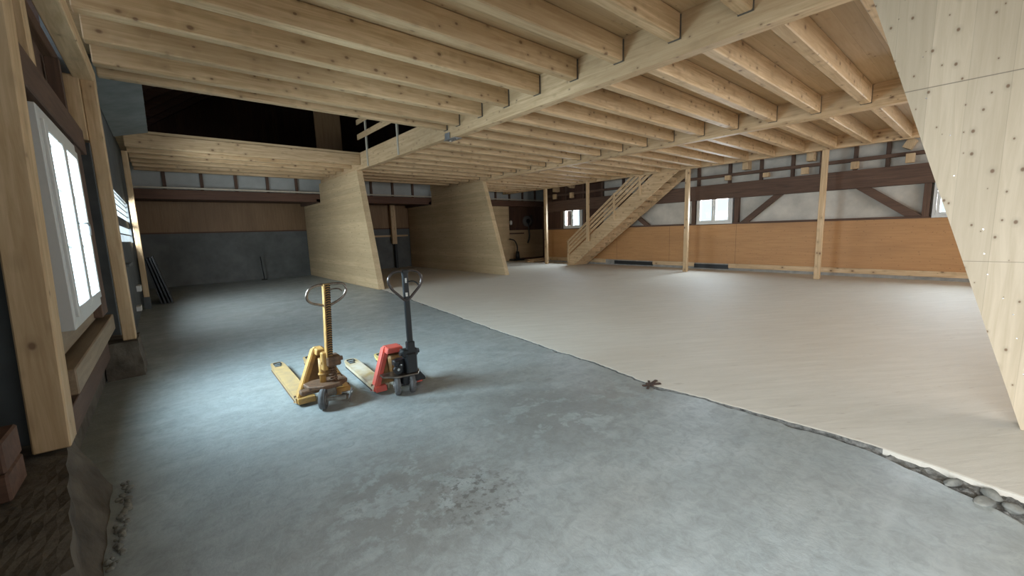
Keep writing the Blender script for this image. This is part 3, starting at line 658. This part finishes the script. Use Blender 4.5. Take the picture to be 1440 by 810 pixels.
# ------------------------------------------------------------------ pallet trucks
def wheel(parent, c, r, wd, ax, name='wheel'):
    ax = Vector(ax).normalized(); c = Vector(c)
    m = MB(); m.cyl(c-ax*wd/2, c-ax*wd*.36, r*.9, r, 28); m.cyl(c-ax*wd*.36, c+ax*wd*.36, r, r, 28); m.cyl(c+ax*wd*.36, c+ax*wd/2, r, r*.9, 28)
    w_ = m.build(name, M_RUB, parent)
    m = MB()
    m.cyl(c-ax*(wd/2+.004), c+ax*(wd/2+.004), r*.58, r*.58, 20); m.cyl(c-ax*(wd/2+.014), c+ax*(wd/2+.014), r*.22, r*.22, 14)
    m.build('hub', M_HUB, w_)
    return w_
def fork(parent, xc, w_, L_, zt, mat, rim, tip=.16):
    """channel fork: top plate with tapered tip and an oval opening over the load roller"""
    h = w_/2; th = .006; m = MB()
    TAPER = .86
    def top(pts): m.prism(pts, 2, zt-th, zt)
    ye = L_-tip; hs = h*TAPER
    a = L_-.22; b = L_-.05; oh = h*.55
    def hw(y): return h if y < ye else h-(h-hs)*((y-ye)/tip)
    top([(xc-h, 0), (xc+h, 0), (xc+h, a), (xc-h, a)])
    top([(xc-hw(a), a), (xc-oh, a), (xc-oh, b), (xc-hw(b), b), (xc-hw(ye), ye)] if a < ye else [(xc-hw(a), a), (xc-oh, a), (xc-oh, b), (xc-hw(b), b)])
    top([(xc+oh, a), (xc+hw(a), a), (xc+hw(ye), ye), (xc+hw(b), b), (xc+oh, b)] if a < ye else [(xc+oh, a), (xc+hw(a), a), (xc+hw(b), b), (xc+oh, b)])
    top([(xc-hw(b), b), (xc+hw(b), b), (xc+hs*.9, L_-.02), (xc+hs*.6, L_), (xc-hs*.6, L_), (xc-hs*.9, L_-.02)])
    for s in (-1, 1):
        m.prism([(xc+s*h, 0), (xc+s*(h-th), 0), (xc+s*(h-th), ye), (xc+s*h, ye)], 2, zt-.052, zt-.001)
        m.prism([(xc+s*h, ye), (xc+s*(h-th), ye), (xc+s*(hs*.8-th), L_-.01), (xc+s*hs*.8, L_-.01)], 2, zt-.045, zt-.001)
    f = m.build('fork', mat, parent)
    m = MB()
    for s in (-1, 1): m.bar((xc+s*(h+.001), .05, zt-.048), (xc+s*(h+.001), ye, zt-.048), .006, .012)
    m.build('edge_rail', rim, f)
    m = MB(); m.tube([(xc-oh*.9, b-.005, zt+.004), (xc-oh*.9, b-.09, zt+.004), (xc+oh*.9, b-.09, zt+.004), (xc+oh*.9, b-.005, zt+.004)], .006, 6, closed=True)
    m.build('roller_slot', M_BLACK, f)
    m = MB(); m.cyl((xc-oh*.85, L_-.13, .036), (xc+oh*.85, L_-.13, .036), .036, n=18); m.build('load_roller', M_RUB, f)
    m = MB(); m.cyl((xc-h*.85, L_-.26, .022), (xc+h*.85, L_-.26, .022), .012, n=10); m.build('push_rod', M_BLACK, f)
    return f

# ---- yellow truck
T = empty('pallet_truck', (1.085, 4.30, 0), R(-1.2))
for s in (-1, 1): fork(T, s*.185, .155, 1.50, .085, M_YFORK, M_RUST)
def aframe(parent, hx, hz, ay, apw, legw, mat, backmat, inner, cx=0, cp=.035):
    # inclined A-shaped head: two channel legs from the fork heels to the apex cap
    for s in (-1, 1):
        m = MB(); z0 = .035
        A = Vector((s*hx, -.02, z0)); B = Vector((cx+s*apw, ay, hz)); d = (B-A).normalized()
        m.bar(A, B, legw, .012, (0, -1, .25))
        nrm = Vector((s*1, 0, .55)).normalized()
        m.bar(A+Vector((s*.012, .05, 0)), B+Vector((s*.012, .05, 0)), .012, .12, (0, 1, 0))
        lg = m.build('frame_leg', mat, parent)
        m = MB(); m.cyl((s*(hx+.004), .06, .085), (s*(hx+.02), .06, .085), .013, n=10); m.build('pivot_pin', M_RUST, lg)
    m = MB(); m.prism([(cx-apw-cp, hz-.05), (cx+apw+cp, hz-.05), (cx+apw+cp*.6, hz+.012), (cx-apw-cp*.6, hz+.012)], 1, ay-.10, ay+.07, bev=.008); m.build('apex_cap', mat, parent)
    # back plate
    m = MB(); f = .9
    vs = [(-hx*f, .035, .08), (hx*f, .035, .08), (cx+apw, ay+.03, hz-.03), (cx-apw, ay+.03, hz-.03)]
    m._add([Vector(v) for v in vs]+[Vector(v)+Vector((0, .008, 0)) for v in vs], [(0, 1, 2, 3), (7, 6, 5, 4), (0, 4, 5, 1), (1, 5, 6, 2), (2, 6, 7, 3), (3, 7, 4, 0)])
    m.build('back_plate', backmat, parent)
    for s in (-1, 1):
        a, b = sorted((s*(hx+.005), s*inner)); MB().box(a, b, -.045, .03, .028, .088, .006).build('heel_bar', mat, parent)
aframe(T, .245, .50, .18, .025, .05, M_YEL, M_BRN, .09, .025, .022)
# casting, pump, spring
m = MB(); m.prism([(-.19, -.02), (-.17, -.16), (-.05, -.24), (.10, -.24), (.2, -.14), (.2, .0), (.05, .03), (-.1, .03)], 2, .185, .225, bev=.008); m.box(-.24, -.10, -.16, -.06, .15, .19, .01); m.build('base_casting', M_RUST, T)
MB().cyl((-.02, -.10, .22), (-.02, -.10, .47), .030, n=20).cyl((-.02, -.10, .3), (-.02, -.10, .32), .040, n=20).build('pump_cylinder', M_YEL, T)
m = MB(); m.cyl((.065, -.15, .22), (.065, -.15, .42), .022, n=16)
m.tube([(.065+.034*math.cos(t*.5), -.15+.034*math.sin(t*.5), .235+t*.0021) for t in range(90)], .006, 6); m.build('spring', M_RUST, T)
m = MB(); m.box(.0, .13, -.24, -.10, .40, .50, .012); m.cyl((-.03, -.17, .45), (.16, -.17, .45), .022, n=14); m.build('tiller_pivot', M_RUST, T)
m = MB(); m.box(-.035, .015, -.20, -.13, .36, .54, .01); m.cyl((-.045, -.165, .44), (-.028, -.165, .44), .02, n=12); m.build('pivot_lug', M_YEL, T)
m = MB(); m.tube(spline([(.10+.035*math.cos(a), -.19, .27+.035*math.sin(a)) for a in [R(k*30) for k in range(10)]], 3), .006, 6); m.build('foot_lever', M_RUST, T)
ax = (math.cos(R(-28)), math.sin(R(-28)), 0)
m = MB(); m.box(-.03, .07, -.22, -.12, .10, .19, .01); m.bar(Vector((-.06, -.25, .1))-Vector(ax)*.0, Vector((-.06, -.25, .1))+Vector(ax)*.2, .03, .03); m.build('axle_bracket', M_STEEL, T)
wheel(T, (-.065, -.235, .1), .1, .055, ax)
pd = MB(); pd.bar((.10, -.26, .12), (.19, -.30, .13), .02, .02); pd.bar((.14, -.33, .045), (.20, -.28, .155), .05, .012, (1, -.6, .2)); pd.build('chrome_pedal', M_CHROME, T)
# tiller: channel with ribbed strip
ti = Vector((.035, -.18, .44)); tt = Vector((.07, -.19, 1.205))
m = MB(); m.bar(ti, tt, .056, .045, (0, -1, 0), .003); m.bar(ti+Vector((-.03, -.012, 0)), tt+Vector((-.03, -.012, 0)), .010, .075, (0, -1, 0))
til = m.build('tiller', M_YEL, T)
m = MB()
for k in range(30):
    c = ti.lerp(tt, .10+.88*k/29)+Vector((.006, -.0245, 0))
    m.tube([c+Vector((.019*math.cos(a), -.006*math.sin(a), .010*math.sin(a)-.004)) for a in [R(k2*30) for k2 in range(0, 7)]], .0058, 6)
m.build('ribbed_strip', M_BLACK, til)
lp = [(0, -.0, 1.20), (-.09, 0, 1.198), (-.155, 0, 1.175), (-.19, 0, 1.13), (-.195, 0, 1.08), (-.165, 0, 1.04), (-.10, 0, 1.015), (0, 0, .995), (.09, 0, 1.025), (.155, 0, 1.065), (.19, 0, 1.11), (.195, 0, 1.15), (.165, 0, 1.19), (.09, 0, 1.20)]
m = MB(); m.tube(spline([(x*.92+.068, -.188, z) for x, y, z in lp], 5, True), .0125, 10, True); m.build('handle_loop', M_STEEL, T)
m = MB(); m.tube(spline([(.08, -.21, 1.14), (.12, -.22, 1.155), (.17, -.23, 1.15), (.195, -.235, 1.125)], 5), .007, 8); m.build('trigger_lever', M_STEEL, T)
tag(T, 'worn yellow pallet truck with an oval steel handle, left of the two', 'pallet truck', 'pallet trucks on the grey floor')

# ---- black and red truck
T = empty('pallet_truck', (1.775, 4.04, 0), R(-3.5))
fork(T, -.19, .165, 1.20, .085, M_BFORK, M_BLACK); fork(T, .19, .165, 1.20, .085, M_YFORK2, M_BLACK)
aframe(T, .255, .44, .13, .06, .06, M_RED, M_BRN, .14)
MB().box(-.075, .075, .02, .16, .10, .36, .02).build('battery_box', M_BRN, T)
m = MB(); m.prism([(-.20, -.10), (-.08, -.20), (.14, -.22), (.2, -.12), (.2, .0), (-.2, .0)], 2, .185, .205, bev=.004); m.build('base_plate', M_STEEL, T)
m = MB(); m.cyl((-.01, -.10, .2), (-.01, -.10, .36), .045, n=20); m.cyl((-.055, -.13, .26), (-.055, -.17, .26), .045, n=16); m.box(-.09, -.03, -.17, -.08, .30, .36, .01); m.cyl((-.03, -.15, .31), (-.03, -.19, .31), .02, n=12); m.build('pump_block', M_BLACK, T)
m = MB(); m.cyl((-.055, -.172, .27), (-.055, -.18, .27), .015, n=10); m.cyl((-.03, -.188, .32), (-.03, -.196, .32), .010, n=10); m.build('valve_screw', M_CHROME, T)
m = MB(); m.box(.03, .15, -.20, -.06, .2, .42, .015); m.box(.0, .17, -.18, -.08, .38, .46, .012); m.cyl((-.02, -.14, .42), (.19, -.14, .42), .026, n=16); m.build('tiller_pivot', M_BLACK, T)
m = MB(); m.prism([(.12, .30), (.28, .09), (.28, .06), (.12, .06)], 1, -.08, -.03, bev=.006); m.build('side_guard', M_BLACK, T)
ax = (math.cos(R(-14)), math.sin(R(-14)), 0)
m = MB(); m.cyl(Vector((.0, -.16, .095))-Vector(ax)*.1, Vector((.0, -.16, .095))+Vector(ax)*.13, .018, n=12); m.box(-.02, .06, -.20, -.10, .09, .19, .01); m.build('axle', M_BLACK, T)
wheel(T, (-.072, -.155, .095), .095, .055, ax); wheel(T, (.078, -.185, .095), .095, .055, ax)
ti = Vector((.098, -.15, .44)); tt = Vector((.085, -.16, 1.275))
m = MB(); m.bar(ti, tt, .058, .042, (0, -1, 0), .008); m.bar(ti+Vector((0, 0, .0)), ti.lerp(tt, .12), .085, .06, (0, -1, 0), .008); til = m.build('tiller', M_BLACK, T)
m = MB(); m.box(.072, .095, -.187, -.180, 1.02, 1.06, .002); m.box(.076, .094, -.187, -.180, 1.16, 1.21, .002); m.build('sticker', M_PWHITE, til)
hp = [(0, 0, 1.235), (-.06, 0, 1.25), (-.13, 0, 1.235), (-.175, 0, 1.19), (-.18, 0, 1.13), (-.15, 0, 1.07), (-.09, 0, 1.01), (-.02, 0, .945), (.02, 0, .945), (.09, 0, 1.01), (.15, 0, 1.07), (.18, 0, 1.13), (.175, 0, 1.19), (.13, 0, 1.235), (.06, 0, 1.25)]
m = MB(); m.tube(spline([(x*.97+.086, -.165, z+.036) for x, y, z in hp], 5, True), .0135, 10, True); m.build('handle_loop', plain('dark_steel_tube', (.10, .085, .08), .3, .8), T)
m = MB(); m.tube(spline([(.09, -.19, 1.17), (.14, -.20, 1.175), (.18, -.21, 1.16), (.205, -.21, 1.13)], 5), .007, 8); m.build('trigger_lever', M_BLACK, T)
m = MB(); m.box(.05, .12, -.185, -.14, 1.255, 1.295, .008); m.build('tiller_cap', M_BLACK, T)
tag(T, 'red and black pallet truck with a heart-shaped dark handle, right of the two', 'pallet truck', 'pallet trucks on the grey floor')
